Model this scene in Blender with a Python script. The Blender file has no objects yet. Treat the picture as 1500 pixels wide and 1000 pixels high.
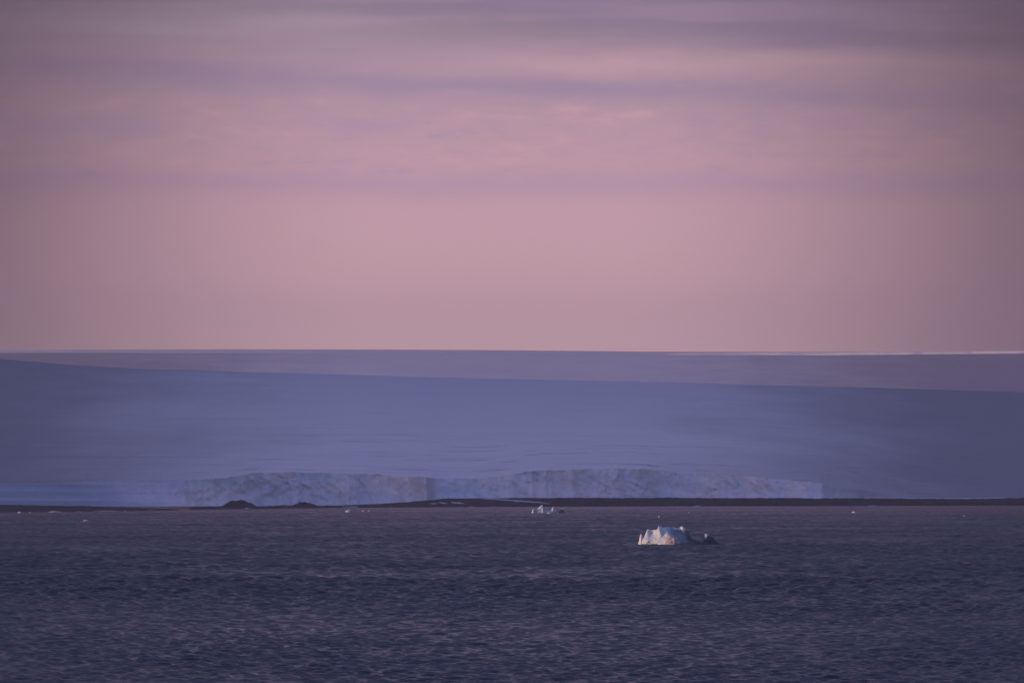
import bpy, math
import numpy as np
from mathutils import Vector

R = math.radians
scene = bpy.context.scene
COL = scene.collection
F = 8594.0          # focal length in reference pixels (1500 wide)
HC = 12.0           # eye height above the sea (deck of a ship)
HOR = 721.0         # row of the true horizon
rng = np.random.default_rng(7)

# ------------------------------------------------------------------ noise
_perm = np.random.default_rng(3).permutation(256).astype(np.int64)
_perm = np.concatenate([_perm, _perm, _perm])
_g = np.random.default_rng(4).normal(size=(256, 3))
_g /= np.linalg.norm(_g, axis=1)[:, None]


def perlin(x, y, z=0.0):
    x, y, z = np.broadcast_arrays(np.asarray(x, float), np.asarray(y, float), np.asarray(z, float))
    xi, yi, zi = np.floor(x), np.floor(y), np.floor(z)
    fx, fy, fz = x - xi, y - yi, z - zi
    xi = xi.astype(np.int64) & 255
    yi = yi.astype(np.int64) & 255
    zi = zi.astype(np.int64) & 255
    u, v, w = [f * f * f * (f * (f * 6 - 15) + 10) for f in (fx, fy, fz)]
    out = 0
    for dx in (0, 1):
        for dy in (0, 1):
            for dz in (0, 1):
                h = _perm[_perm[_perm[(xi + dx) & 255] + ((yi + dy) & 255)] + ((zi + dz) & 255)]
                gg = _g[h]
                d = gg[..., 0] * (fx - dx) + gg[..., 1] * (fy - dy) + gg[..., 2] * (fz - dz)
                out = out + d * (u if dx else 1 - u) * (v if dy else 1 - v) * (w if dz else 1 - w)
    return out * 1.5


def fbm(x, y, z=0.0, o=4, g=0.5):
    s, a, t = 0, 1.0, 0.0
    for i in range(o):
        f = 2.03 ** i
        s = s + a * perlin(np.asarray(x) * f + 17.3 * i, np.asarray(y) * f + 5.1 * i, np.asarray(z) * f + 9.7 * i)
        t += a
        a *= g
    return s / t


def ridged(x, y, z=0.0, o=3):
    s, a = 0, 1.0
    for i in range(o):
        f = 2.1 ** i
        s = s + a * (1 - 2 * np.abs(perlin(np.asarray(x) * f + 31 * i, np.asarray(y) * f + 3 * i, np.asarray(z) * f)))
        a *= 0.5
    return s / 1.75


def smooth(a, b, x):
    t = np.clip((np.asarray(x, float) - a) / (b - a), 0, 1)
    return t * t * (3 - 2 * t)


# ------------------------------------------------------------------ mesh helpers
def grid_mesh(name, P, wrap=False, smooth_shade=True):
    """P (rows, cols, 3) -> mesh"""
    nr, nc = P.shape[:2]
    me = bpy.data.meshes.new(name)
    idx = np.arange(nr * nc, dtype=np.int32).reshape(nr, nc)
    if wrap:
        idx = np.concatenate([idx, idx[:, :1]], 1)
    q = np.stack([idx[:-1, :-1], idx[:-1, 1:], idx[1:, 1:], idx[1:, :-1]], -1).reshape(-1, 4)
    me.vertices.add(nr * nc)
    me.vertices.foreach_set('co', np.ascontiguousarray(P, dtype=np.float32).reshape(-1))
    me.loops.add(q.size)
    me.loops.foreach_set('vertex_index', np.ascontiguousarray(q).reshape(-1))
    me.polygons.add(len(q))
    me.polygons.foreach_set('loop_start', np.arange(0, q.size, 4, dtype=np.int32))
    me.polygons.foreach_set('use_smooth', np.full(len(q), smooth_shade, dtype=bool))
    me.update(calc_edges=True)
    return me


def link(name, me, mat, parent=None, label=None, cat=None, group=None, kind=None, loc=None):
    o = bpy.data.objects.new(name, me)
    COL.objects.link(o)
    if me is not None and mat is not None:
        me.materials.append(mat)
    if loc is not None:
        o.location = loc
    if parent is not None:
        o.parent = parent
    for k, v in (('label', label), ('category', cat), ('group', group), ('kind', kind)):
        if v:
            o[k] = v
    return o


def dist(row):
    """distance at which the sea surface stands in a row of the picture"""
    return F * HC / (row - HOR)


# ------------------------------------------------------------------ node helpers
class NT:
    def __init__(self, tree):
        self.t = tree
        self.t.nodes.clear()

    def n(self, typ, **kw):
        nd = self.t.nodes.new(typ)
        for k, v in kw.items():
            setattr(nd, k, v)
        return nd

    def l(self, a, b):
        self.t.links.new(a, b)

    def _in(self, sock, v):
        if isinstance(v, bpy.types.NodeSocket):
            self.l(v, sock)
        elif v is not None:
            sock.default_value = v

    def m(self, op, a, b=None, c=None, clamp=False):
        nd = self.n('ShaderNodeMath', operation=op, use_clamp=clamp)
        for i, v in enumerate((a, b, c)):
            if v is not None:
                self._in(nd.inputs[i], v)
        return nd.outputs[0]

    def mix(self, f, a, b, blend='MIX'):
        nd = self.n('ShaderNodeMix', data_type='RGBA', blend_type=blend)
        self._in(nd.inputs[0], f)
        for s, v in ((nd.inputs[6], a), (nd.inputs[7], b)):
            if isinstance(v, tuple) and len(v) == 3:
                v = v + (1,)
            self._in(s, v)
        return nd.outputs[2]

    def noise(self, vec, scale, detail=3, rough=0.55, dist=0.0):
        nd = self.n('ShaderNodeTexNoise')
        self.l(vec, nd.inputs['Vector'])
        nd.inputs['Scale'].default_value = scale
        nd.inputs['Detail'].default_value = detail
        nd.inputs['Roughness'].default_value = rough
        nd.inputs['Distortion'].default_value = dist
        return nd.outputs['Fac']

    def map(self, vec, scale=(1, 1, 1), loc=(0, 0, 0), rot=(0, 0, 0)):
        nd = self.n('ShaderNodeMapping')
        self.l(vec, nd.inputs['Vector'])
        nd.inputs['Scale'].default_value = scale
        nd.inputs['Location'].default_value = loc
        nd.inputs['Rotation'].default_value = rot
        return nd.outputs[0]

    def ss(self, x, a, b, to0=0.0, to1=1.0):
        nd = self.n('ShaderNodeMapRange', interpolation_type='SMOOTHSTEP')
        self._in(nd.inputs[0], x)
        nd.inputs[1].default_value, nd.inputs[2].default_value = a, b
        nd.inputs[3].default_value, nd.inputs[4].default_value = to0, to1
        return nd.outputs[0]

    def ramp(self, f, stops):
        nd = self.n('ShaderNodeValToRGB')
        self.l(f, nd.inputs[0])
        cr = nd.color_ramp
        while len(cr.elements) < len(stops):
            cr.elements.new(0.5)
        for e, (p, c) in zip(cr.elements, stops):
            e.position = p
            e.color = tuple(c) + (1,)
        return nd.outputs[0]

    def bump(self, h, strength, distance, normal=None):
        nd = self.n('ShaderNodeBump')
        nd.inputs['Strength'].default_value = strength
        nd.inputs['Distance'].default_value = distance
        self.l(h, nd.inputs['Height'])
        if normal is not None:
            self.l(normal, nd.inputs['Normal'])
        return nd.outputs[0]


def lin(r, g, b):
    return tuple(((c / 255) / 12.92 if c / 255 <= 0.04045 else ((c / 255 + 0.055) / 1.055) ** 2.4) for c in (r, g, b))


def new_mat(name):
    m = bpy.data.materials.new(name)
    m.use_nodes = True
    t = NT(m.node_tree)
    out = t.n('ShaderNodeOutputMaterial')
    b = t.n('ShaderNodeBsdfPrincipled')
    t.l(b.outputs[0], out.inputs['Surface'])
    return m, t, b, t.n('ShaderNodeTexCoord').outputs['Object']


# ------------------------------------------------------------------ sun and sky
SUN_EL, SUN_FWD = 1.6, 17.0   # degrees: height above horizon; turned from due left towards the viewer
e, p = R(SUN_EL), R(SUN_FWD)
SUN = Vector((-math.cos(p) * math.cos(e), -math.sin(p) * math.cos(e), math.sin(e)))
sl = bpy.data.lights.new('sun', 'SUN')
sl.energy = 2.7
sl.angle = R(0.5)
sl.color = (1.0, 0.70, 0.52)
so = bpy.data.objects.new('sun', sl)
COL.objects.link(so)
so.rotation_euler = (-SUN).to_track_quat('-Z', 'Y').to_euler()

w = bpy.data.worlds.new('World')
scene.world = w
w.use_nodes = True
t = NT(w.node_tree)
wo = t.n('ShaderNodeOutputWorld')
bg = t.n('ShaderNodeBackground')
t.l(bg.outputs[0], wo.inputs[0])
d = t.n('ShaderNodeTexCoord').outputs['Generated']
sep = t.n('ShaderNodeSeparateXYZ')
t.l(d, sep.inputs[0])
X, Y, Z = sep.outputs
el = t.m('MULTIPLY', t.m('ARCSINE', Z), 57.29578)
az = t.m('MULTIPLY', t.m('ARCTAN2', X, Y), 57.29578)
elp = t.m('MAXIMUM', el, 0.0)
comb = t.n('ShaderNodeCombineXYZ')
t.l(az, comb.inputs[0])
t.l(el, comb.inputs[1])
ae = comb.outputs[0]
# twilight colours from the horizon to the zenith
q = t.m('SQRT', t.m('DIVIDE', elp, 90.0))
S = lambda deg: math.sqrt(deg / 90)
base = t.ramp(q, [
    (0.0, lin(193, 158, 163)), (S(1.4), lin(196, 159, 164)), (S(2.1), lin(197, 156, 162)),
    (S(2.8), lin(184, 145, 153)), (S(3.4), lin(165, 132, 143)), (S(4.0), lin(146, 121, 133)),
    (S(4.45), lin(117, 102, 116)), (S(5.0), lin(88, 79, 95)), (S(8), lin(80, 79, 116)),
    (S(16), lin(66, 73, 116)), (S(35), lin(86, 94, 150)), (S(90), lin(114, 124, 196))])


def band(centre, slope, sigma, warp, seed):
    """soft streak of cloud: centre (deg) + slope*az, wavy"""
    v = t.map(ae, (0.5, 1.9, 1), (seed, seed * 2, 0))
    nz = t.m('MULTIPLY', t.m('SUBTRACT', t.noise(v, 1.0, 7, 0.62), 0.5), warp * 1.3)
    c = t.m('ADD', t.m('MULTIPLY', az, slope), centre)
    x = t.m('DIVIDE', t.m('ADD', t.m('SUBTRACT', el, c), nz), sigma)
    gaps = t.ss(t.noise(t.map(ae, (0.55, 1.2, 1), (seed * 3, 1, 0)), 1.0, 5, 0.6), 0.30, 0.60, 0.68, 1.0)
    return t.m('MULTIPLY', gaps, t.m('EXPONENT', t.m('MULTIPLY', t.m('MULTIPLY', x, x), -1.0)))


lowsky = t.ss(el, 6.0, 10.0, 1.0, 0.0)
col = base
# mottled pink cloud field (about 3.1 to 4.2 degrees up)
mv = t.map(ae, (0.9, 3.6, 1), (3, 7, 0))
mot = t.m('ADD', t.m('MULTIPLY', t.noise(mv, 1.1, 6, 0.62, 0.25), 0.5), t.m('MULTIPLY', t.noise(t.map(ae, (2.0, 9.0, 1), (6, 2, 0)), 1.5, 6, 0.65, 0.4), 0.5))
field = t.m('MULTIPLY', t.ss(el, 2.95, 3.2), t.ss(el, 3.7, 4.35, 1.0, 0.0))
pinkm = t.m('MULTIPLY', t.ss(mot, 0.50, 0.66), field)
purpm = t.m('MULTIPLY', t.ss(mot, 0.49, 0.36), field)
PURP, PINK = lin(138, 118, 146), lin(196, 146, 149)
col = t.mix(t.m('MULTIPLY', pinkm, 0.36), col, PINK)
col = t.mix(t.m('MULTIPLY', purpm, 0.5), col, PURP)
# pink rim over the main streak
col = t.mix(t.m('MULTIPLY', t.m('MULTIPLY', band(4.22, -0.012, 0.14, 0.35, 5.3), t.ss(az, -2.0, 0.8, 0.25, 1.0)), 0.6), col, lin(172, 136, 146))
# the main dark streak, falling to the right
mainb = t.m('MULTIPLY', band(3.95, -0.028, 0.12, 0.30, 1.7), t.ss(az, 1.5, 5.5, 0.95, 0.55))
col = t.mix(t.m('MULTIPLY', mainb, 0.9), col, lin(128, 111, 136))
col = t.mix(t.m('MULTIPLY', t.m('MULTIPLY', band(4.03, -0.04, 0.10, 0.2, 31.3), t.ss(az, -1.6, -3.6)), 0.75), col, lin(122, 105, 130))
# second dark streak under it on the left, broken
col = t.mix(t.m('MULTIPLY', t.m('MULTIPLY', band(3.56, 0.0, 0.11, 0.5, 8.1), t.ss(t.noise(t.map(ae, (0.5, 0.2, 1), (9, 0, 0)), 1.0, 3), 0.42, 0.6)), 0.6), col, lin(142, 120, 146))
# long low band at three degrees
col = t.mix(t.m('MULTIPLY', band(3.02, -0.006, 0.14, 0.22, 12.9), 0.5), col, lin(148, 124, 153))
# upper veil: dark above a line that falls to the right
line = t.m('SUBTRACT', el, t.m('ADD', t.m('MULTIPLY', az, -0.075), 4.56))
line = t.m('ADD', line, t.m('MULTIPLY', t.m('SUBTRACT', t.noise(t.map(ae, (0.3, 1.2, 1), (2, 4, 0)), 1.0, 5), 0.5), 0.5))
veil = t.m('MULTIPLY', t.ss(line, -0.12, 0.22), t.ss(az, -5.0, -2.0, 0.4, 1.0))
streak = t.noise(t.map(ae, (0.22, 3.2, 1), (5, 1, 0), (0, 0, R(-3))), 1.6, 4, 0.5)
col = t.mix(t.m('MULTIPLY', t.m('MULTIPLY', veil, lowsky), 0.75), col, lin(106, 93, 118))
col = t.mix(t.m('MULTIPLY', t.m('MULTIPLY', t.m('MULTIPLY', t.ss(streak, 0.42, 0.66), t.ss(el, 3.9, 4.5)), lowsky), 0.22), col, lin(160, 132, 148))
# grey gap of clearer sky at upper left
gap = t.m('MULTIPLY', t.m('MULTIPLY', band(4.5, -0.02, 0.2, 0.2, 20.0), t.ss(az, 0.5, -2.5)), 0.4)
col = t.mix(gap, col, lin(146, 132, 142))
# small fine grain of the cloud everywhere
fine = t.noise(t.map(ae, (1.2, 7, 1), (1, 1, 0)), 2.0, 5, 0.6)
col = t.mix(t.m('MULTIPLY', t.m('MULTIPLY', t.ss(fine, 0.35, 0.65, -0.5, 0.5), t.ss(el, 2.7, 3.3)), 0.0), col, PINK)
# sky dims to both sides of straight ahead: lens vignetting put into its colour
az_off = t.m('ABSOLUTE', t.m('ADD', az, 0.12))
fall = t.m('ADD', t.ss(az_off, 1.0, 6.3, 1.86, 0.27), t.ss(az_off, 20.0, 80.0, 0.0, 1.15))   # and raised again out of view to brighten the ice cliff
col_l = t.mix(1.0, col, (1, 1, 1), 'MULTIPLY')
vm = t.n('ShaderNodeVectorMath', operation='SCALE')
t.l(col, vm.inputs[0])
hi = t.ss(el, 5.0, 14.0)
t.l(t.m('ADD', t.m('MULTIPLY', fall, t.m('SUBTRACT', 1.0, hi)), t.m('MULTIPLY', hi, 0.92)), vm.inputs['Scale'])
col = vm.outputs[0]
# sunset glow low on the sun's side
sd = t.n('ShaderNodeVectorMath', operation='DOT_PRODUCT')
t.l(d, sd.inputs[0])
sd.inputs[1].default_value = SUN
glow = t.m('MULTIPLY', t.m('POWER', t.m('MAXIMUM', sd.outputs['Value'], 0.0), 3.0), t.ss(elp, 25.0, 0.0))
gl = t.n('ShaderNodeVectorMath', operation='SCALE')
gl.inputs[0].default_value = (0.85, 0.46, 0.34)
t.l(glow, gl.inputs['Scale'])
sky = t.n('ShaderNodeTexSky', sky_type='NISHITA')
sky.sun_disc = False
sky.sun_elevation = R(SUN_EL)
sky.sun_rotation = math.atan2(SUN.x, SUN.y)
sky.altitude = 50
sk = t.n('ShaderNodeVectorMath', operation='SCALE')
t.l(sky.outputs[0], sk.inputs[0])
t.l(t.ss(el, 6.0, 30.0, 0.0, 0.10), sk.inputs['Scale'])   # clear twilight sky above the cloud
ad = t.n('ShaderNodeVectorMath', operation='ADD')
t.l(col, ad.inputs[0])
t.l(gl.outputs[0], ad.inputs[1])
ad2 = t.n('ShaderNodeVectorMath', operation='ADD')
t.l(ad.outputs[0], ad2.inputs[0])
t.l(sk.outputs[0], ad2.inputs[1])
t.l(ad2.outputs[0], bg.inputs[0])
bg.inputs[1].default_value = 1.0

# ------------------------------------------------------------------ materials
def ice_mat(name, c1, c2, scale, bump_d, rough=0.45, bump_s=0.6, spec=0.4, sss=0.0):
    m, t, b, oc = new_mat(name)
    n1 = t.noise(oc, scale, 5, 0.6)
    c = t.mix(t.ss(n1, 0.35, 0.65), c1, c2)
    t.l(c, b.inputs['Base Color'])
    b.inputs['Roughness'].default_value = rough
    b.inputs['Specular IOR Level'].default_value = spec
    if sss:
        b.inputs['Subsurface Weight'].default_value = sss
        b.inputs['Subsurface Radius'].default_value = (0.15, 0.35, 0.5)
        b.inputs['Subsurface Scale'].default_value = 1.0
    n2 = t.noise(oc, scale * 4, 5, 0.65)
    t.l(t.bump(n2, bump_s, bump_d), b.inputs['Normal'])
    return m


def berg_material():
    m, t, b, oc = new_mat('iceberg_ice')
    sp = t.n('ShaderNodeSeparateXYZ')
    t.l(oc, sp.inputs[0])
    n1 = t.noise(oc, 0.5, 5, 0.6)
    white = t.mix(t.ss(n1, 0.35, 0.65), (0.70, 0.77, 0.79), (0.80, 0.83, 0.84))
    blue = t.mix(t.ss(n1, 0.35, 0.65), (0.17, 0.33, 0.38), (0.33, 0.50, 0.56))
    # old bubbly white ice at the left, blue ice in the middle painted dark for the shaded side, darker towards the low end
    x = t.m('ADD', sp.outputs[0], t.m('MULTIPLY', t.m('SUBTRACT', n1, 0.5), 4.0))
    x = t.m('SUBTRACT', x, t.m('MULTIPLY', sp.outputs[2], -0.55))
    c = t.mix(t.ss(x, 13.2, 15.2), white, blue)
    c = t.mix(t.ss(x, 16.0, 19.0), c, (0.07, 0.11, 0.14))
    # fresh snow lying on the right hand crest
    c = t.mix(t.m('MULTIPLY', t.ss(sp.outputs[2], 3.1, 3.7), t.ss(x, 15.0, 16.2)), c, (0.84, 0.85, 0.86))
    t.l(c, b.inputs['Base Color'])
    b.inputs['Roughness'].default_value = 0.4
    n2 = t.noise(oc, 2.0, 5, 0.65)
    t.l(t.bump(n2, 0.85, 0.4), b.inputs['Normal'])
    return m


M_berg = berg_material()
M_white = ice_mat('white_ice', (0.86, 0.88, 0.88), (0.78, 0.84, 0.87), 0.8, 0.2)
M_blue = ice_mat('blue_ice', (0.27, 0.43, 0.52), (0.44, 0.58, 0.66), 0.5, 0.3)
M_dark = ice_mat('dark_clear_ice', (0.03, 0.058, 0.082), (0.065, 0.11, 0.14), 0.6, 0.3, 0.25)
M_dirt = ice_mat('dirty_ice', (0.70, 0.60, 0.52), (0.42, 0.35, 0.31), 1.6, 0.3, 0.7)
M_brown = ice_mat('brown_ice', (0.10, 0.09, 0.10), (0.20, 0.17, 0.165), 0.8, 0.3, 0.5)
M_rust = ice_mat('rusty_rock', (0.34, 0.17, 0.12), (0.22, 0.13, 0.11), 0.3, 0.5, 0.9)


def snow_material(name, upper_mix):
    m, t, b, oc = new_mat(name)
    sp = t.n('ShaderNodeSeparateXYZ')
    t.l(oc, sp.inputs[0])
    # wind-packed streaks and old bare ice patches, all in metres
    big = t.noise(t.map(oc, (1 / 900, 1 / 2600, 1 / 300)), 1.0, 4, 0.5)
    streak = t.noise(t.map(oc, (1 / 260, 1 / 70, 1 / 14), rot=(0, 0, R(4))), 1.0, 6, 0.6)
    c = t.mix(t.ss(big, 0.38, 0.66), (0.90, 0.87, 0.86), (0.97, 0.93, 0.89))
    c = t.mix(t.ss(t.m('ADD', sp.outputs[1], t.m('MULTIPLY', big, 3000.0)), 7500, 13500, 0.0, upper_mix), c, (0.55, 0.62, 0.72))   # bluer and darker higher up
    c = t.mix(t.m('MULTIPLY', t.ss(streak, 0.52, 0.76), 0.6), c, (0.55, 0.62, 0.70))
    # bands of wind-blown rock dust near the front: long thin lines
    dl = t.noise(t.map(oc, (1 / 420, 1 / 90, 1 / 5), (2, 5, 1), rot=(0, 0, R(-5))), 1.0, 6, 0.62)
    near = t.ss(sp.outputs[1], 9000, 5200)
    dust = t.m('MULTIPLY', t.m('MULTIPLY', t.ss(dl, 0.56, 0.68), near), 0.58)
    c = t.mix(dust, c, (0.24, 0.25, 0.28))
    # scattered crevasse specks
    cv = t.noise(t.map(oc, (1 / 22, 1 / 60, 1 / 6)), 1.0, 4, 0.6)
    cm = t.noise(t.map(oc, (1 / 240, 1 / 500, 1 / 60), (8, 1, 0)), 1.0, 3, 0.6)
    c = t.mix(t.m('MULTIPLY', t.m('MULTIPLY', t.ss(cv, 0.64, 0.74), t.ss(cm, 0.5, 0.62)), t.m('MULTIPLY', near, 0.9)), c, (0.25, 0.30, 0.38))
    # vignette darkening painted into the snow colour towards both flanks, ragged by noise
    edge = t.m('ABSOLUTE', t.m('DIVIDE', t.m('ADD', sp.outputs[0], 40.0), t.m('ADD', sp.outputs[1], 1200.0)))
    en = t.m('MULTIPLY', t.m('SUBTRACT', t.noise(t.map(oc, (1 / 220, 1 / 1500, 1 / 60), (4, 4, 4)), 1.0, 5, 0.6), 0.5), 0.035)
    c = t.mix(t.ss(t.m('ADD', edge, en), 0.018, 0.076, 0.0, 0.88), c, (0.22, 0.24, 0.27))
    t.l(c, b.inputs['Base Color'])
    b.inputs['Roughness'].default_value = 0.7
    b.inputs['Specular IOR Level'].default_value = 0.2
    h = t.m('ADD', t.m('MULTIPLY', streak, 0.7), t.m('MULTIPLY', cv, 0.35))
    t.l(t.bump(h, 0.7, 2.6), b.inputs['Normal'])
    return m


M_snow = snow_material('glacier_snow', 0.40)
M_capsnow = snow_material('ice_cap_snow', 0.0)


M_fresh = ice_mat('fresh_snow', (0.82, 0.84, 0.87), (0.88, 0.89, 0.91), 0.002, 3.0, 0.8, 0.3, 0.2)


def cliff_material():
    m, t, b, oc = new_mat('glacier_cliff_ice')
    n1 = t.noise(t.map(oc, (1 / 60, 1 / 60, 1 / 14)), 1.0, 5, 0.6)
    n2 = t.noise(t.map(oc, (1 / 9, 1 / 9, 1 / 18)), 1.0, 5, 0.65)
    sp = t.n('ShaderNodeSeparateXYZ')
    t.l(oc, sp.inputs[0])
    c = t.mix(t.ss(n1, 0.36, 0.66), (0.72, 0.83, 0.91), (0.90, 0.92, 0.94))
    crk = t.noise(t.map(oc, (1 / 7, 1 / 7, 1 / 60)), 1.0, 4, 0.6)
    c = t.mix(t.m('MULTIPLY', t.ss(t.m('ABSOLUTE', t.m('SUBTRACT', crk, 0.5)), 0.022, 0.0), 0.4), c, (0.34, 0.46, 0.58))
    c = t.mix(t.m('MULTIPLY', t.ss(n2, 0.64, 0.76), 0.25), c, (0.40, 0.52, 0.64))
    lay = t.noise(t.map(oc, (1 / 300, 1 / 300, 1 / 3.2)), 1.0, 4, 0.6)
    c = t.mix(t.m('MULTIPLY', t.ss(lay, 0.60, 0.74), 0.25), c, (0.45, 0.52, 0.60))
    # the low ramp at the left end is bare blue ice
    xn = t.m('ADD', sp.outputs[0], t.m('MULTIPLY', t.m('SUBTRACT', n1, 0.5), 90.0))
    c = t.mix(t.ss(xn, -225, -400), c, t.mix(t.ss(lay, 0.35, 0.65), (0.34, 0.40, 0.46), (0.50, 0.56, 0.62)), 'MULTIPLY')
    c = t.mix(t.ss(xn, 285, 325, 0.0, 0.7), c, (0.36, 0.40, 0.45))  # right end past the corner: its shade put into the ice colour
    t.l(c, b.inputs['Base Color'])
    b.inputs['Roughness'].default_value = 0.55
    t.l(t.bump(n2, 0.45, 1.4), b.inputs['Normal'])
    return m


M_cliff = cliff_material()


def rock_material():
    m, t, b, oc = new_mat('dark_moraine_rock')
    n1 = t.noise(t.map(oc, (1 / 25, 1 / 25, 1 / 3)), 1.0, 6, 0.65)
    n2 = t.noise(oc, 0.7, 5, 0.7)
    c = t.mix(t.ss(n1, 0.35, 0.65), (0.028, 0.027, 0.034), (0.062, 0.056, 0.064))
    c = t.mix(t.m('MULTIPLY', t.ss(n2, 0.60, 0.75), 0.4), c, (0.085, 0.078, 0.085))
    t.l(c, b.inputs['Base Color'])
    b.inputs['Roughness'].default_value = 0.9
    t.l(t.bump(n2, 0.8, 0.8), b.inputs['Normal'])
    return m


M_rock = rock_material()
M_patch = ice_mat('old_snow', (0.42, 0.43, 0.46), (0.58, 0.59, 0.62), 0.05, 0.3, 0.8)


def water_material():
    m, t, b, oc = new_mat('sea_water')
    b.inputs['Base Color'].default_value = (0.006, 0.016, 0.028, 1)
    sp = t.n('ShaderNodeSeparateXYZ')
    t.l(oc, sp.inputs[0])
    # ripples too small to model widen the reflection where the sheet carries only the longer waves
    lanes = t.noise(t.map(oc, (1 / 110, 1 / 160, 1)), 1.0, 4, 0.55)
    t.l(t.m('ADD', t.ss(sp.outputs[1], 380, 1500, 0.17, 0.25), t.ss(lanes, 0.3, 0.7, -0.04, 0.05)), b.inputs['Roughness'])
    b.inputs['IOR'].default_value = 1.333
    b.inputs['Specular IOR Level'].default_value = 0.5
    n1 = t.noise(t.map(oc, (0.8, 1.1, 1)), 2.2, 4, 0.6)
    n2 = t.noise(t.map(oc, (1, 1.3, 1)), 0.22, 3, 0.55)
    n = t.bump(n2, 0.2, 0.6)
    t.l(t.bump(n1, 0.5, 0.14, n), b.inputs['Normal'])
    return m


M_water = water_material()

# ------------------------------------------------------------------ the sea
def build_sea():
    th_in = np.linspace(-R(6.2), R(6.2), 740)
    th_out = np.concatenate([np.linspace(R(7.2), R(30), 50), np.linspace(R(33), R(180), 50)])
    th = np.concatenate([-th_out[::-1], th_in, th_out[:-1]])
    r = [4.0]
    while r[-1] < 330:
        r.append(r[-1] + 4 + r[-1] * 0.02)
    while r[-1] < 1000:
        r.append(r[-1] + 0.165 * (r[-1] / 370) ** 1.5)
    while r[-1] < 5650:
        r.append(r[-1] + 0.74 * (r[-1] / 1000) ** 0.8)
    while r[-1] < 7500:
        r.append(r[-1] * 1.02)
    r = np.array(r)
    dr = np.gradient(r)
    dc = np.maximum(r * (th_in[1] - th_in[0]), 0.01)
    nr, nc = len(r), len(th)
    x = (r[:, None] * np.sin(th)[None]).astype(np.float32)
    y = (r[:, None] * np.cos(th)[None]).astype(np.float32)
    z = np.zeros((nr, nc), np.float32)
    inner = slice(len(th_out) - 2, len(th_out) + len(th_in) + 2)
    # gusts: broad darker cat's-paws
    gust = 0.80 + 0.75 * fbm(x[:, inner] / 60, y[:, inner] / 110, 0.3, 3)
    gust += 0.40 * np.exp(-(((y[:, inner] - 735 + 40 * perlin(x[:, inner] / 30, 0.5)) / 60) ** 2))
    gust = np.clip(gust, 0.6, 1.8).astype(np.float32)
    xi, yi, zi = x[:, inner], y[:, inner], z[:, inner]
    # short wind ripples everywhere, then a steeper chop farther out where the bay is open
    for N, La, Lb, slope, ramp in ((90, 0.5, 3.6, 0.225, None), (60, 2.4, 8.0, 0.14, (420, 900))):
        Ls = La * (Lb / La) ** rng.random(N)
        ang = R(90) + rng.normal(0, R(48), N) + R(10)
        ph = rng.random(N) * 6.283
        ka = math.sqrt(2 * slope ** 2 / N)
        for L, a, f in zip(Ls, ang, ph):
            wgt = np.clip((L / np.maximum(dr, dc) - 1.8) / 2.0, 0, 1) * smooth(250, 330, r)
            if ramp:
                wgt = wgt * smooth(ramp[0], ramp[1], r)
            rows = np.nonzero(wgt > 0)[0]
            if len(rows) == 0:
                continue
            s = slice(rows[0], rows[-1] + 1)
            k = 2 * math.pi / L
            zi[s] += (ka / k * wgt[s])[:, None].astype(np.float32) * np.sin(np.float32(k * math.cos(a)) * xi[s] + np.float32(k * math.sin(a)) * yi[s] + np.float32(f))
    zi *= gust
    # sharper crests
    sg = np.maximum(zi.std(axis=1, keepdims=True), 1e-4)
    zi += np.float32(0.42) * np.clip(zi * zi / sg - sg, -sg, 3 * sg)
    me = grid_mesh('sea', np.stack([x, y, z], -1)[:, ::-1], wrap=True)
    link('sea', me, M_water, kind='structure')


build_sea()

# ------------------------------------------------------------------ the shore and the glacier
# columns fan out from the viewpoint: dense in view, coarse beyond both edges
pxin = np.linspace(-220, 1720, 1300)
pxo = 60 * (np.exp(np.linspace(0, 4.4, 36)[1:]) - 1)
px = np.concatenate([-220 - pxo[::-1], pxin, 1720 + pxo])
A = (px - 750) / F
shore_w = lambda p: np.interp(p, [-6000, -1200, -200, 0, 120, 245, 300, 420, 500, 700, 900, 1500, 1800, 6000],
                              [750.5, 750.5, 750.5, 750.3, 749, 747.2, 746.2, 744.6, 743.6, 742.2, 741.3, 740.0, 740, 740])
shore_t = lambda p: np.interp(p, [-6000, 0, 60, 130, 180, 240, 270, 300, 325, 380, 410, 470, 500, 560, 620, 660, 750, 900, 1100, 1300, 1400, 1500, 1700, 6000],
                              [739, 739.5, 740.5, 741.5, 743.5, 745.2, 743.6, 741.8, 741.6, 742, 740.5, 740.8, 740.2, 738, 733.5, 730.2, 729.6, 729.2, 729.2, 730.2, 730.8, 729.2, 729, 729])
# depth of the shore strip from waterline to crest (narrower to the right)
ds = lambda p: np.interp(p, [-6000, 500, 700, 900, 1100, 1500, 6000], [170, 165, 140, 80, 38, 34, 34])


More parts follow.
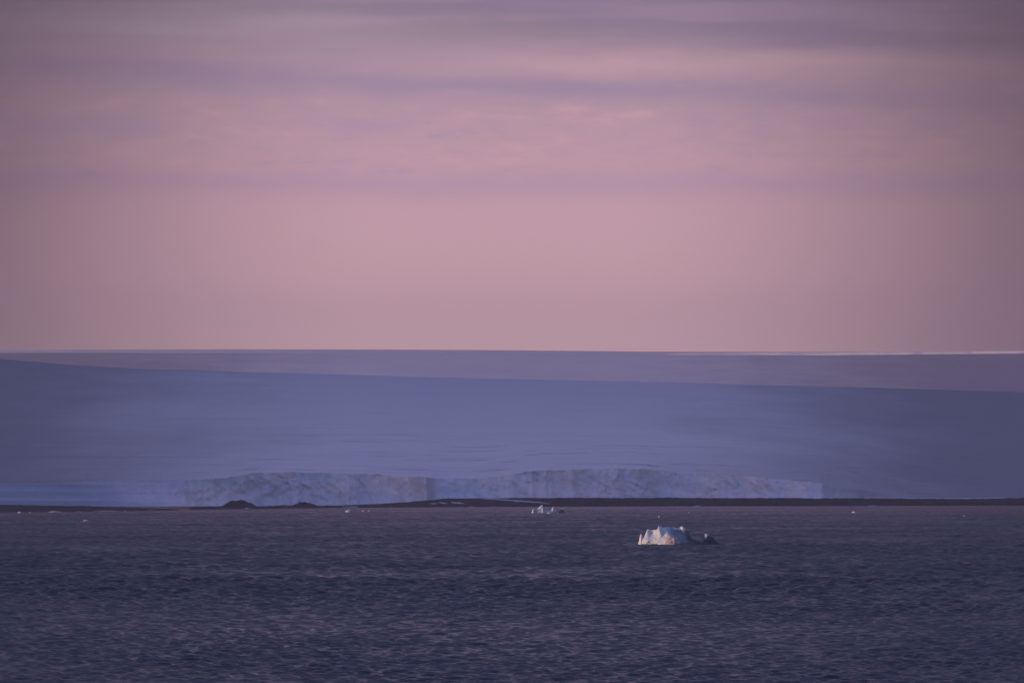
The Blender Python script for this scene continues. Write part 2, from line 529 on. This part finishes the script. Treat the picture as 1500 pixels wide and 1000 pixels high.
def shore_z(p, y):
    """height of the shore, any column and distance (metres)"""
    a = (p - 750) / F
    x = a * y
    yw = dist(shore_w(p)) + 9 * fbm(x / 14, 0.2, 1.0, 4)
    yt = yw + ds(p)
    zt = HC + (HOR - shore_t(p)) / F * yt
    s = (y - yw) / ds(p)
    prof = np.where(s < 0, s * 4.0 / np.maximum(zt, 0.5), np.where(s < 1, 1 - (1 - np.clip(s, 0, 1)) ** 1.35, 1.0))
    z = zt * prof
    rough = smooth(-0.02, 0.35, s)
    z = z + rough * (0.85 * fbm(x / 9, y / 30, 2.0, 5) + 0.9 * fbm(x / 45, y / 60, 5.0, 3) * np.clip(zt / 8, 0.25, 1))
    z = z + 0.25 * smooth(0.0, 0.03, s) * (0.6 + fbm(x / 3, y / 9, 8.0, 3))
    z = z - 1.2 * smooth(1.1, 2.0, s)
    off = np.maximum(0, -x - (0.1047 * y + 60))          # unseen hills added beyond the left of the view to shade the glacier
    z = z + 0.14 * off * smooth(0.0, 2.4, s) * (1 + 0.5 * fbm(x / 350, y / 350, 3.0, 4))
    return z


def build_shore():
    yw = dist(shore_w(px))
    s = np.concatenate([np.linspace(-0.3, -0.03, 6), np.linspace(0, 1.2, 80), np.linspace(1.25, 2.2, 10), np.linspace(2.5, 30, 40)])
    y = yw[None] + ds(px)[None] * s[:, None]
    P = np.broadcast_to(px[None], y.shape)
    z = shore_z(P, y)
    z = z - 60 * smooth(1.25, 2.4, s)[:, None] * (px > -330)[None]   # dips under the glacier
    link('shore', grid_mesh('shore', np.stack([A[None] * y, y, z], -1)), M_rock, kind='structure')


build_shore()

# glacier front: planform, base and top rows
ytop_sh = dist(shore_w(px)) + ds(px)
YG = np.maximum(ytop_sh + 22, np.interp(px, [-6000, 0, 250, 480, 560, 626, 638, 800, 940, 1000, 1100, 1205, 1220, 1320, 1500, 6000],
                                        [4900, 5020, 5080, 5230, 5215, 5160, 5240, 5270, 5330, 5375, 5350, 5308, 5342, 5480, 5560, 5560]))
_k = np.exp(-np.linspace(-2, 2, 9) ** 2)
YG = np.convolve(np.pad(YG, 4, 'edge'), _k / _k.sum(), 'valid')
YG = YG + smooth(230, 330, px) * smooth(1330, 1230, px) * (34 * fbm(px / 75, 3.3, 1.0, 4) + 14 * ridged(px / 46, 1.7, 2.0, 2))
front_t = np.interp(px, [-6000, -200, 0, 60, 150, 262, 285, 330, 370, 420, 480, 545, 600, 626, 640, 700, 735, 760, 800, 850, 900, 945, 1000, 1060, 1100, 1150, 1195, 1207, 1216, 1250, 1280, 1312, 1330, 1500, 6000],
                    [704, 704, 708, 706.5, 703.5, 702.5, 702.5, 700, 692.5, 691.5, 692, 694, 697.5, 698.5, 700.5, 700.5, 697, 692.5, 688.5, 687, 686, 687, 693, 695, 697.5, 702, 706, 709, 713.5, 715.5, 720, 724.5, 728.8, 728.6, 728.6])
jag = np.where((px > 262) & (px < 1215), 1.2, 0.8)
front_t = front_t + jag * (1.9 * fbm(px / 9, 0.0, 4.0, 4) + 1.2 * fbm(px / 40, 1.0, 4.0, 3))
lean = 15 + 75 * smooth(310, 150, px) + 25 * smooth(1290, 1330, px)
zb = HC + (HOR - shore_t(px) - 1.0) / F * YG - 3.0
NS = 46


def cliff_rows():
    s = np.linspace(0, 1, NS)[:, None]
    zt = HC + (HOR - front_t) / F * (YG + lean)
    zt = np.maximum(zt, zb + 1.5)
    z = zb + (zt - zb) * s
    x0 = A * YG
    H = zt - zb
    y = YG + lean * s
    steep = np.clip((zt - zb) / 25, 0.1, 1) * (0.6 + 0.4 * smooth(100, 330, px))
    zz = z + 0 * x0
    xw = x0 + 14 * fbm(x0 / 35, zz / 16, 7.0, 3)
    flute = ridged((xw + 0.3 * zz) / 24, zz / 42, 1.0, 4)
    blocks = fbm(x0 / 40, zz / 22, 6.0, 4)
    y = y + steep * (-6.0 * flute - 5 * blocks - 2.0 * fbm(x0 / 7, zz / 9, 2.0, 3))
    y = y + 2 * fbm(x0 / 30, zz / 12, 3.0, 4) * (1 - steep)
    y = y - steep * 9 * (1 - s) ** 3          # apron of fallen ice at the foot
    return np.stack([A * y, y, zz], -1)


CR = cliff_rows()
cliff = link('ice_cliff', grid_mesh('ice_cliff', CR), M_cliff, None,
             'long pale blue glacier front of fluted ice standing behind the dark shore', 'ice cliff')

ridge_a = lambda p: np.interp(p, [-6000, -400, 0, 100, 200, 400, 650, 900, 1100, 1300, 1500, 1900, 6000],
                              [430, 500, 525.5, 533.5, 539.5, 546, 552.5, 558, 563, 568.5, 574.5, 582, 600])


def build_glacier():
    first = CR[-1]
    y0 = first[:, 1]
    py0 = HOR - (first[:, 2] - HC) / y0 * F
    kk = np.exp(-np.linspace(-2.2, 2.2, 121) ** 2)
    sm = lambda v: np.convolve(np.pad(v, 60, 'edge'), kk / kk.sum(), 'valid')
    y0s, py0s = sm(y0), sm(py0)
    yr = 12500.0
    tau = np.linspace(0, 1, 230)[:, None] ** 1.25
    sE = np.sin(tau * math.pi / 2) ** 0.95
    lip = smooth(0.0, 0.045, tau)
    y0, py0 = y0 + (y0s - y0) * lip, py0 + (py0s - py0) * lip
    y = y0 + (yr - y0) * tau
    py = py0 + (ridge_a(px) - py0) * sE
    z = HC + (HOR - py) / F * y
    x = A * y
    f = smooth(0, 0.04, tau)
    und = 3.0 * fbm(x / 130, y / 420, 0.0, 4) + 9 * fbm(x / 600, y / 1500, 2.0, 3)
    crev = 1.6 * ridged(x / 60, y / 26, 3.0, 3) * smooth(9500, 5400, y) * smooth(-0.1, 0.25, fbm(x / 300, y / 300, 9.0, 3) + 0.05)
    fade = 1 - 0.85 * smooth(0.55, 1.0, tau)
    z = z + f * fade * (und - crev)
    off = np.maximum(0, -x - (0.1047 * y + 60))  # unseen rise added at the left to keep the sun off the glacier
    z = z + 0.10 * off * f
    back = []
    for k in (1, 2, 3):
        yb = y[-1] + 700 * k
        back.append(np.stack([A * yb, yb, z[-1] - 35 * k * k], -1))
    P = np.concatenate([np.stack([x, y, z], -1)[:], np.stack(back)], 0)
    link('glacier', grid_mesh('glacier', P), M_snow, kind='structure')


build_glacier()


def far_cap(name, y0, yr, y1, ridge_fn, foot, off_slope, mat, und, seed):
    left = pxo[pxo < 8800 / (y1 / F) - 1010]
    pf = np.concatenate([-250 - left[::-1], np.linspace(-250, 1750, 500), 1750 + left])
    a = (pf - 750) / F
    tau = np.linspace(0, 1, 90)[:, None]
    y = y0 + (yr - y0) * tau + 0 * a
    py = foot + (ridge_fn(pf) - foot) * np.sin(tau * math.pi / 2)
    z = HC + (HOR - py) / F * y
    x = a * y
    z = z + und * fbm(x / 700, y / 2600, seed, 4) * (1 - 0.8 * smooth(0.7, 1, tau))
    z = z + off_slope * np.maximum(0, -x - (0.1047 * y + 60))  # unseen left rise, shaped for how much sun reaches the cap
    rows = [np.stack([x, y, z], -1)]
    for k in (1, 2, 3):
        yb = y[-1] + (y1 - yr) * k / 3
        rows.append(np.stack([a * yb, yb, z[-1] - 18 * k * k], -1)[None])
    link(name, grid_mesh(name, np.concatenate(rows, 0)), mat, kind='structure')


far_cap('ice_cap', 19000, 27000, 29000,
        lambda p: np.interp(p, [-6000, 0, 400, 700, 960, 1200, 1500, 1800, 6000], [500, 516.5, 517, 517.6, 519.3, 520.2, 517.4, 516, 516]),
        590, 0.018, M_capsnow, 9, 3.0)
far_cap('distant_ice_cap', 33000, 42000, 44500,
        lambda p: np.interp(p, [-6000, 0, 120, 400, 700, 960, 1100, 1300, 1500, 1800, 6000], [503, 512.5, 511.8, 511.3, 512.5, 514.8, 515.4, 515.2, 513.6, 512, 505]),
        560, 0.02, M_fresh, 4, 7.0)



def sunlit_slope():
    pf = np.linspace(945, 1800, 260)
    top = np.interp(pf, [945, 1000, 1100, 1200, 1300, 1400, 1500, 1800], [519.6, 517.6, 516.5, 515.9, 515.3, 514.3, 513.1, 509])
    yf = np.interp(pf, [945, 1800], [39000, 36800]) + 90 * fbm(pf / 60, 0.4, 2.0, 4)
    a = (pf - 750) / F
    rows = []
    for s, dy in ((0, 0), (0.25, 5), (0.5, 11), (0.75, 18), (1.0, 30), (1.0, 300), (0.2, 900)):
        y = yf + dy + (12 * fbm(pf / 25, s * 3, 5.0, 3) if s < 1 else 0)
        row = 523 + (top - 523) * s
        rows.append(np.stack([a * y, y, HC + (HOR - row) / F * y], -1))
    link('snow_slope', grid_mesh('snow_slope', np.stack(rows)), M_fresh, None,
         'thin bright sunlit snow slope on the far horizon at the right', 'snow slope')


sunlit_slope()

# ------------------------------------------------------------------ rock mounds and snow patches on the shore
def mound(pc, base_row, top_row, half_w, y, label, seed):
    xs = np.linspace(-1, 1, 90)
    ys = np.linspace(-1, 1, 40)
    xx, yy = np.meshgrid(xs, ys)
    mpp = y / F
    h = (base_row - top_row) * mpp
    rr = np.sqrt(xx ** 2 + yy ** 2)
    prof = np.clip(1 - np.abs(xx + 0.12 * perlin(yy * 2, seed)) ** 2.1, 0, 1) * np.clip(1 - yy ** 2, 0, 1)
    zz = h * prof * (1 + 0.5 * fbm(xx * 2.6, yy * 2, seed, 5)) + 0.22 * fbm(xx * 11, yy * 7, seed + 3, 3) * prof
    xw, yw = xx * half_w * mpp, yy * 28
    zc = HC + (HOR - base_row) * mpp
    me = grid_mesh('rock_mound', np.stack([xw, yw, zz - 0.6], -1))
    return link('rock_mound', me, M_rock, None, label, 'rock mound', 'dark rock mounds on the shore', loc=((pc - 750) * mpp, y, zc))


mound(350, 743.4, 731.8, 30, dist(745.6) + 130, 'large dark rounded rock mound rising above the shore, the bigger of two', 1.2)
mound(447, 742.6, 734.6, 22, dist(744.3) + 130, 'small dark low rock mound on the shore, the lesser of two', 5.9)


def draped(name, px0, px1, row0, row1, thick, mat, label, cat, group, seed=1.0, tilt=0.0):
    """a patch lying on the shore slope, between two columns and two rows"""
    pc, rc = (px0 + px1) / 2, (row0 + row1) / 2
    yy = dist(shore_w(pc)) + np.linspace(0.0, 1.0, 400) * ds(pc)
    row = HOR - (shore_z(np.full(400, pc), yy) - HC) / yy * F
    row = np.minimum.accumulate(row)
    ya = np.interp(-(row1), -row, yy)
    yb = np.interp(-(row0), -row, yy)
    u = np.linspace(-1, 1, 70)[None]
    v = np.linspace(-1, 1, 15)[:, None]
    yc, hy = (ya + yb) / 2, max((yb - ya) / 2, 3.0)
    wob = 0.35 * fbm(u * 3, seed, 0.0, 4)
    Yv = yc + hy * (v * np.sqrt(np.clip(1 - u ** 2, 0, 1)) * (1 + 2 * wob) + wob + tilt * u)
    Pv = pc + (px1 - px0) / 2 * u + 0 * Yv
    rr = (1 - u ** 2) * (1 - v ** 2)
    Zv = shore_z(Pv, Yv) + thick * np.clip(rr, 0, 1) ** 0.5 * (1 + 0.6 * fbm(u * 8, v * 2, seed, 3)) - 0.12
    P = np.stack([(Pv - 750) / F * Yv, Yv, Zv], -1)
    c = P.reshape(-1, 3).mean(0)
    c[2] = P[..., 2].min()
    return link(name, grid_mesh(name, P - c), mat, None, label, cat, group, loc=tuple(c))


G_SP = 'old snow patches on the dark shore'
draped('snow_patch', 702, 808, 732.2, 734.6, 0.5, M_patch, 'longest thin snow streak on the dark shore, above the small iceberg', 'snow patch', G_SP, 1.0, 0.9)
draped('snow_patch', 660, 681, 735.0, 737.2, 0.5, M_patch, 'short snow patch on the shore nearest the longest snow streak', 'snow patch', G_SP, 2.0, 0.4)
draped('snow_patch', 643, 657, 735.6, 737.4, 0.4, M_patch, 'middle one of three short snow patches on the shore', 'snow patch', G_SP, 3.0)
draped('snow_patch', 629, 641, 736.8, 738.2, 0.35, M_patch, 'leftmost and faintest of three short snow patches on the shore', 'snow patch', G_SP, 4.0)
draped('snow_patch', 500, 526, 741.2, 742.4, 0.3, M_patch, 'faint snow patch low on the shore right of both rock mounds', 'snow patch', G_SP, 5.0)
draped('rock_outcrop', 250, 281, 743.6, 746.2, 1.0, M_rust, 'reddish brown sunlit rock outcrop at the left waterline', 'rock outcrop', None, 6.0)

# ------------------------------------------------------------------ floating and stranded ice
def chunk_mesh(name, sx, sy, sz, seed, lean=0.0, sharp=1.0, flat=False):
    """lump of ice: base dipping below the water, faceted, rough outline; sizes in metres"""
    nu, nv = 56, 26
    u = np.linspace(0, 2 * math.pi, nu, endpoint=False)[None]
    v = np.linspace(0, 1, nv)[:, None]
    rad = np.sqrt(np.clip(1 - v ** (2.2 if flat else 1.7), 0, 1))
    cx, cy = np.cos(u), np.sin(u)
    n = fbm(cx * 1.3 + seed, cy * 1.3, v * 1.6 + seed, 4)
    rr = rad * (1 + 0.75 * n * sharp)
    zz = v * (1 + 0.55 * sharp * fbm(cx * rad * 1.8 + seed * 3, cy * rad * 1.8, 0.5, 4))
    z = zz * sz * 1.05 - 0.12 * sz - 0.05
    x = cx * rr * sx / 2 + lean * zz * sz
    y = cy * rr * sy / 2
    return grid_mesh(name, np.stack([x, y, z], -1), wrap=True, smooth_shade=False)


def chunk(name, pxc, row, wpx, hpx, mat, label, cat, group=None, seed=1.0, lean=0.0, sharp=1.0, flat=False, depth=None, dz=0.0):
    d = dist(row)
    k = d / F
    me = chunk_mesh(name, wpx * k, (depth or wpx * 0.8) * k, hpx * k, seed, lean, sharp, flat)
    return link(name, me, mat, None, label, cat, group, loc=((pxc - 750) * k, d, dz))


G_FL = 'small drifting ice pieces on the sea'
chunk('ice_floe', 509, 749.6, 7.5, 3.6, M_white, 'brightest small white ice piece drifting on the sea left of centre', 'ice floe', G_FL, 2.1, 0.5)
chunk('ice_floe', 532.5, 749.0, 4.6, 2.6, M_dirt, 'pinkish speck of ice, left one of a close pair on the sea', 'ice floe', G_FL, 3.3)
chunk('ice_floe', 541, 748.8, 4.0, 2.4, M_dirt, 'dull pinkish speck of ice, right one of a close pair on the sea', 'ice floe', G_FL, 4.2)
chunk('ice_floe', 126, 763.2, 9.5, 2.2, M_white, 'thin flat ice piece drifting alone at the far left of the sea', 'ice floe', G_FL, 5.5, flat=True)
chunk('ice_floe', 965.5, 758.0, 3.2, 3.2, M_dirt, 'tiny round ice speck on the sea just beyond the large iceberg', 'ice floe', G_FL, 6.4, sharp=0.5)
chunk('ice_floe', 1008.5, 751.5, 2.2, 2.4, M_dirt, 'faintest tiny ice speck near the shore beyond the large iceberg', 'ice floe', G_FL, 7.7)
chunk('ice_floe', 1250.5, 751.2, 6.6, 2.8, M_white, 'small white ice piece, left one of two right of the large iceberg', 'ice floe', G_FL, 8.2)
chunk('ice_floe', 1412, 756.2, 4.4, 2.4, M_dirt, 'small dull ice piece floating farthest right on the sea', 'ice floe', G_FL, 9.9)
chunk('ice_floe', 804, 752.2, 4.6, 1.7, M_white, 'flat white ice scrap floating just before the small jagged iceberg', 'ice floe', G_FL, 10.3, flat=True)

G_ST = 'stranded ice pieces along the waterline'
chunk('stranded_ice', 362, 746.2, 11, 3.2, M_blue, 'bluish stranded ice block at the foot of the large rock mound', 'stranded ice', G_ST, 1.4)
chunk('stranded_ice', 29, 751.4, 6.5, 2.4, M_white, 'small bright ice lump stranded at the far left waterline', 'stranded ice', G_ST, 2.6)
chunk('stranded_ice', 44, 751.0, 6, 1.5, M_dirt, 'small dull ice lump stranded beside the far left bright lump', 'stranded ice', G_ST, 3.8)
chunk('stranded_ice', 81, 750.2, 19, 2.2, M_dirt, 'low pinkish strip of stranded ice, shorter of two long strips at left', 'stranded ice', G_ST, 4.9, flat=True, depth=6)
chunk('stranded_ice', 116, 749.6, 13, 1.2, M_patch, 'faint grey strip of stranded ice between the two pinkish strips', 'stranded ice', G_ST, 5.4, flat=True, depth=6)
chunk('stranded_ice', 155, 748.9, 38, 1.7, M_dirt, 'longest pinkish strip of stranded ice along the left waterline', 'stranded ice', G_ST, 6.2, flat=True, depth=7)
chunk('stranded_ice', 184, 748.4, 5, 1.5, M_dirt, 'tiny ice lump stranded left of the flat pinkish scrap', 'stranded ice', G_ST, 7.1)
chunk('stranded_ice', 222, 747.9, 12, 1.4, M_dirt, 'flat pinkish ice scrap stranded left of the reddish outcrop', 'stranded ice', G_ST, 8.8, flat=True)
chunk('stranded_ice', 268, 747.2, 17, 1.8, M_dirt, 'pale sunlit ice strip stranded below the reddish outcrop', 'stranded ice', G_ST, 9.3, flat=True, depth=6)
chunk('stranded_ice', 572, 743.4, 3.4, 1.5, M_patch, 'tiny pale ice lump at the waterline below the shore crest', 'stranded ice', G_ST, 10.6)
chunk('stranded_ice', 690, 742.5, 13, 1.0, M_patch, 'thin pale ice line at the waterline left of the small jagged iceberg', 'stranded ice', G_ST, 11.2, flat=True, depth=6)
chunk('stranded_ice', 1022, 741.2, 11, 1.3, M_patch, 'thin pale ice strip at the waterline behind the large iceberg', 'stranded ice', G_ST, 12.4, flat=True, depth=6)
chunk('stranded_ice', 1278, 740.8, 14, 1.1, M_patch, 'thin pale ice strip at the waterline farthest right', 'stranded ice', G_ST, 13.7, flat=True, depth=6)


def lofted(name, prof, kmpp, depth_front, depth_back, mat, seed, rough=0.35, nx=240, nt=84, lean=0.0, parent=None, relief=None, crest_y=None, foot=-0.35):
    """solid of ice from its height profile: prof [(x, h)] in zoomed pixels scaled by kmpp to metres.
    depth_front/back [(x, m)]: how far the body reaches towards / away from the viewer at the water."""
    prof = np.array(prof, float)
    x = np.linspace(prof[0, 0], prof[-1, 0], nx)
    h = np.interp(x, prof[:, 0], prof[:, 1]) * kmpp
    xm = x * kmpp
    df = np.interp(x, *np.array(depth_front, float).T)
    db = np.interp(x, *np.array(depth_back, float).T)
    cy = np.zeros_like(x) if crest_y is None else np.interp(x, *np.array(crest_y, float).T)
    tt = np.linspace(-1, 1, nt)[:, None]                      # -1 front foot, 0 crest, 1 back foot
    a = np.abs(tt)
    s = 1 - a ** 1.9                                          # height fraction
    front = tt < 0
    depth = np.where(front, -df * a ** 0.8, db * a ** 0.8)
    y = cy * (1 - a) + depth
    zz = (h - foot) * s + foot
    X = xm + 0 * y
    n = fbm(X * 0.55 + seed, zz * 0.7, y * 0.35, 5)
    rg = ridged(X * 0.42 + seed * 2, zz * 0.35 + seed, 0.4, 3)
    body = np.clip(a * 3, 0, 1)
    y = y + np.where(front, -1, 1) * body * rough * (1.6 * n + 0.35 * rg)
    if relief is not None:
        y = y - np.where(front, 1, 0) * relief(x[None] + 0 * y, zz / kmpp) * body
    zz = zz + 0.10 * rough * fbm(X * 2.2, y * 2.0, seed, 3)
    P = np.stack([X + lean * zz, y, zz], -1)
    return link(name, grid_mesh(name, P), mat, parent)


# -- the large iceberg (about 20 m long)
D1 = dist(797.2)
K1 = D1 / F / 7.5
berg = link('iceberg', None, None, None, 'large white iceberg with a thin left spike and dark low tail, nearest on the sea', 'iceberg', loc=((900 - 750) * D1 / F, D1, 0.0))
Y0 = 420
pr = lambda pts: [(X, Y0 - Y) for X, Y in pts]


def g2(x, z, x0, z0, sx, sz):
    return np.exp(-((x - x0) / sx) ** 2 - ((z - z0) / sz) ** 2)


def berg_relief(x, z):
    r = -0.9 * g2(x, z, 415, 130, 45, 45)            # scoop under the left plateau
    r = r + 0.9 * g2(x, z, 500, 150, 28, 60)         # rib falling from the peak
    r = r + 0.3 * g2(x, z, 590, 120, 36, 40)
    r = r + 0.6 * g2(x, z, 360, 40, 70, 30)          # shelf along the foot
    r = r - 1.1 * g2(x, z, 690, 130, 70, 60)         # hollow on the shaded side
    r = r + 0.5 * g2(x, z, 800, 120, 30, 60)
    return r


lofted('ice_body', pr([(292, 418), (303, 362), (325, 335), (345, 290), (360, 254), (372, 250), (390, 261), (430, 257), (464, 254), (477, 240), (482, 214), (498, 214), (530, 231), (550, 232), (575, 225), (610, 224), (650, 229), (702, 242), (716, 232), (735, 217), (755, 221), (790, 256), (810, 275), (826, 310), (850, 345), (890, 366), (930, 384), (980, 394), (1010, 416)]),
       K1, [(292, 0.6), (350, 1.7), (420, 2.3), (500, 3.6), (570, 4.6), (610, 4.6), (660, 3.6), (740, 2.7), (830, 2.1), (900, 1.4), (1010, 0.4)],
       [(292, 0.6), (400, 2.5), (560, 4.0), (740, 3.6), (860, 2.0), (1010, 0.4)], M_berg, 2.7, 0.29, parent=berg, relief=berg_relief,
       crest_y=[(292, 0), (480, -0.3), (500, 0.6), (600, 1.2), (700, 0.9), (740, 0.0), (800, 0.4), (1010, 0)])
sp_o = lofted('ice_spike', pr([(258, 419), (268, 385), (276, 338), (286, 308), (296, 301), (304, 306), (305, 335), (306, 380), (318, 418)]), K1,
              [(258, 0.3), (290, 1.0), (318, 0.4)], [(258, 0.3), (290, 0.8), (318, 0.3)], M_white, 8.8, 0.10, 60, 40, parent=berg)
lump = lofted('dirty_ice_lump', pr([(540, 419), (552, 375), (575, 340), (610, 322), (650, 326), (690, 348), (714, 385), (730, 418)]), K1,
              [(540, 0.6), (590, 1.7), (650, 1.9), (700, 1.2), (730, 0.5)], [(540, 1), (640, 2), (730, 1)], M_dirt, 4.1, 0.34, 110, 60, parent=berg)
lump.location = (0, -3.3, 0)
tail = lofted('dark_ice_tail', pr([(860, 417), (900, 395), (960, 392), (972, 376), (988, 342), (1012, 318), (1048, 314), (1084, 340), (1110, 374), (1140, 396), (1190, 411), (1215, 418)]), K1,
              [(860, 0.6), (960, 1.2), (1040, 1.8), (1120, 1.2), (1215, 0.4)], [(860, 0.6), (1040, 1.8), (1215, 0.4)], M_dark, 6.3, 0.22, 130, 50, parent=berg)
knob = lofted('ice_knob', pr([(984, 348), (988, 320), (994, 303), (1006, 297), (1022, 298), (1034, 308), (1042, 332), (1048, 348)]), K1,
              [(980, 0.4), (1012, 0.9), (1058, 0.3)], [(980, 0.3), (1012, 1.0), (1058, 0.3)], M_patch, 3.9, 0.12, 50, 36, parent=tail, foot=1.35)
knob.location = (0, -0.1, 0)

# -- the small jagged iceberg near the shore
D2 = dist(751.2)
K2 = D2 / F / 16.667
b2 = link('iceberg', None, None, None, 'small jagged bluish iceberg with slanting white slabs near the shore', 'iceberg', loc=((760 - 750) * D2 / F, D2, 0.0))
Y0 = 352
lofted('ice_body', pr([(365, 350), (400, 320), (430, 285), (480, 282), (540, 262), (570, 236), (590, 206), (612, 258), (650, 285), (720, 292), (780, 285), (812, 262), (845, 258), (880, 270), (915, 300), (930, 350)]), K2,
       [(365, 1), (500, 2.5), (600, 3), (800, 2.2), (930, 0.8)], [(365, 1), (600, 4), (930, 1)], M_blue, 1.9, 0.5, 150, 50, parent=b2)
sA = lofted('ice_slab', pr([(300, 350), (318, 318), (345, 255), (372, 240), (388, 246), (382, 290), (372, 350)]), K2,
            [(300, 0.5), (345, 1.8), (388, 0.5)], [(300, 0.5), (345, 1.5), (388, 0.5)], M_white, 5.2, 0.2, 60, 36, parent=b2)
sA.location = (0, -1.0, 0)
sB = lofted('ice_slab', pr([(432, 300), (445, 268), (500, 212), (550, 165), (572, 158), (580, 172), (535, 225), (520, 300)][:6] + [(590, 215), (600, 290)]), K2,
            [(432, 0.3), (520, 0.9), (600, 0.3)], [(432, 0.3), (520, 1.0), (600, 0.3)], M_white, 7.2, 0.15, 60, 36, parent=b2)
sB.location = (0, 0.4, 0.2)
sC = lofted('ice_slab', pr([(785, 300), (800, 255), (825, 208), (848, 200), (862, 215), (858, 300)]), K2,
            [(785, 0.4), (825, 1.1), (862, 0.4)], [(785, 0.4), (825, 1.0), (862, 0.4)], M_white, 9.1, 0.15, 50, 36, parent=b2)
sC.location = (0, -0.4, 0)
# -- the dark block beside it
b3 = link('ice_block', None, None, None, 'dark brown block of ice with a pale sunlit top right beside the small jagged iceberg', 'ice block', loc=((760 - 750) * D2 / F, D2 + 4, 0.0))
lofted('ice_body', pr([(975, 350), (985, 300), (1010, 268), (1050, 250), (1110, 240), (1150, 258), (1165, 285), (1140, 325), (1105, 350)]), K2,
       [(975, 0.8), (1060, 3), (1165, 0.8)], [(975, 0.8), (1060, 3), (1165, 0.8)], M_brown, 3.4, 0.4, 80, 44, parent=b3)
cp = lofted('ice_cap', pr([(1035, 275), (1045, 242), (1070, 236), (1110, 232), (1130, 238), (1138, 262)]), K2,  # white piece stands in for the sunlit top of the block
            [(1035, 0.5), (1080, 1.6), (1138, 0.5)], [(1035, 0.5), (1080, 1.4), (1138, 0.5)], M_white, 2.2, 0.15, 50, 30, parent=b3, foot=2.2)
cp.location = (-0.4, -0.3, 0.0)

# ------------------------------------------------------------------ the air
def haze_box():
    x0, x1, y0, y1, z0, z1 = -9500, 9000, -2500, 47000, -70, 1500
    P = np.array([(x, y, z) for z in (z0, z1) for y in (y0, y1) for x in (x0, x1)], float)
    me = bpy.data.meshes.new('haze')
    me.from_pydata(P.tolist(), [], [(0, 2, 3, 1), (4, 5, 7, 6), (0, 1, 5, 4), (2, 6, 7, 3), (0, 4, 6, 2), (1, 3, 7, 5)])
    m = bpy.data.materials.new('haze_air')
    m.use_nodes = True
    t = NT(m.node_tree)
    out = t.n('ShaderNodeOutputMaterial')
    v = t.n('ShaderNodeVolumePrincipled')
    v.inputs['Color'].default_value = (1.0, 0.84, 0.90, 1)
    v.inputs['Density'].default_value = 2.6e-5
    v.inputs['Anisotropy'].default_value = 0.25
    t.l(v.outputs[0], out.inputs['Volume'])
    link('haze', me, m, kind='stuff')


haze_box()

# ------------------------------------------------------------------ camera and output
cam = bpy.data.cameras.new('camera')
cam.lens = 36.0 * F / 1500
cam.sensor_width = 36
cam.clip_start = 1
cam.clip_end = 200000
co = bpy.data.objects.new('camera', cam)
COL.objects.link(co)
co.location = (0, 0, HC)
co.rotation_euler = (R(90) + math.atan((HOR - 500) / F), 0, 0)
scene.camera = co
vs = scene.view_settings
vs.view_transform = 'Standard'
vs.look = 'None'
vs.exposure = 0
vs.gamma = 1
scene.cycles.use_denoising = True
scene.cycles.use_adaptive_sampling = False
scene.cycles.volume_bounces = 0
scene.cycles.max_bounces = 6
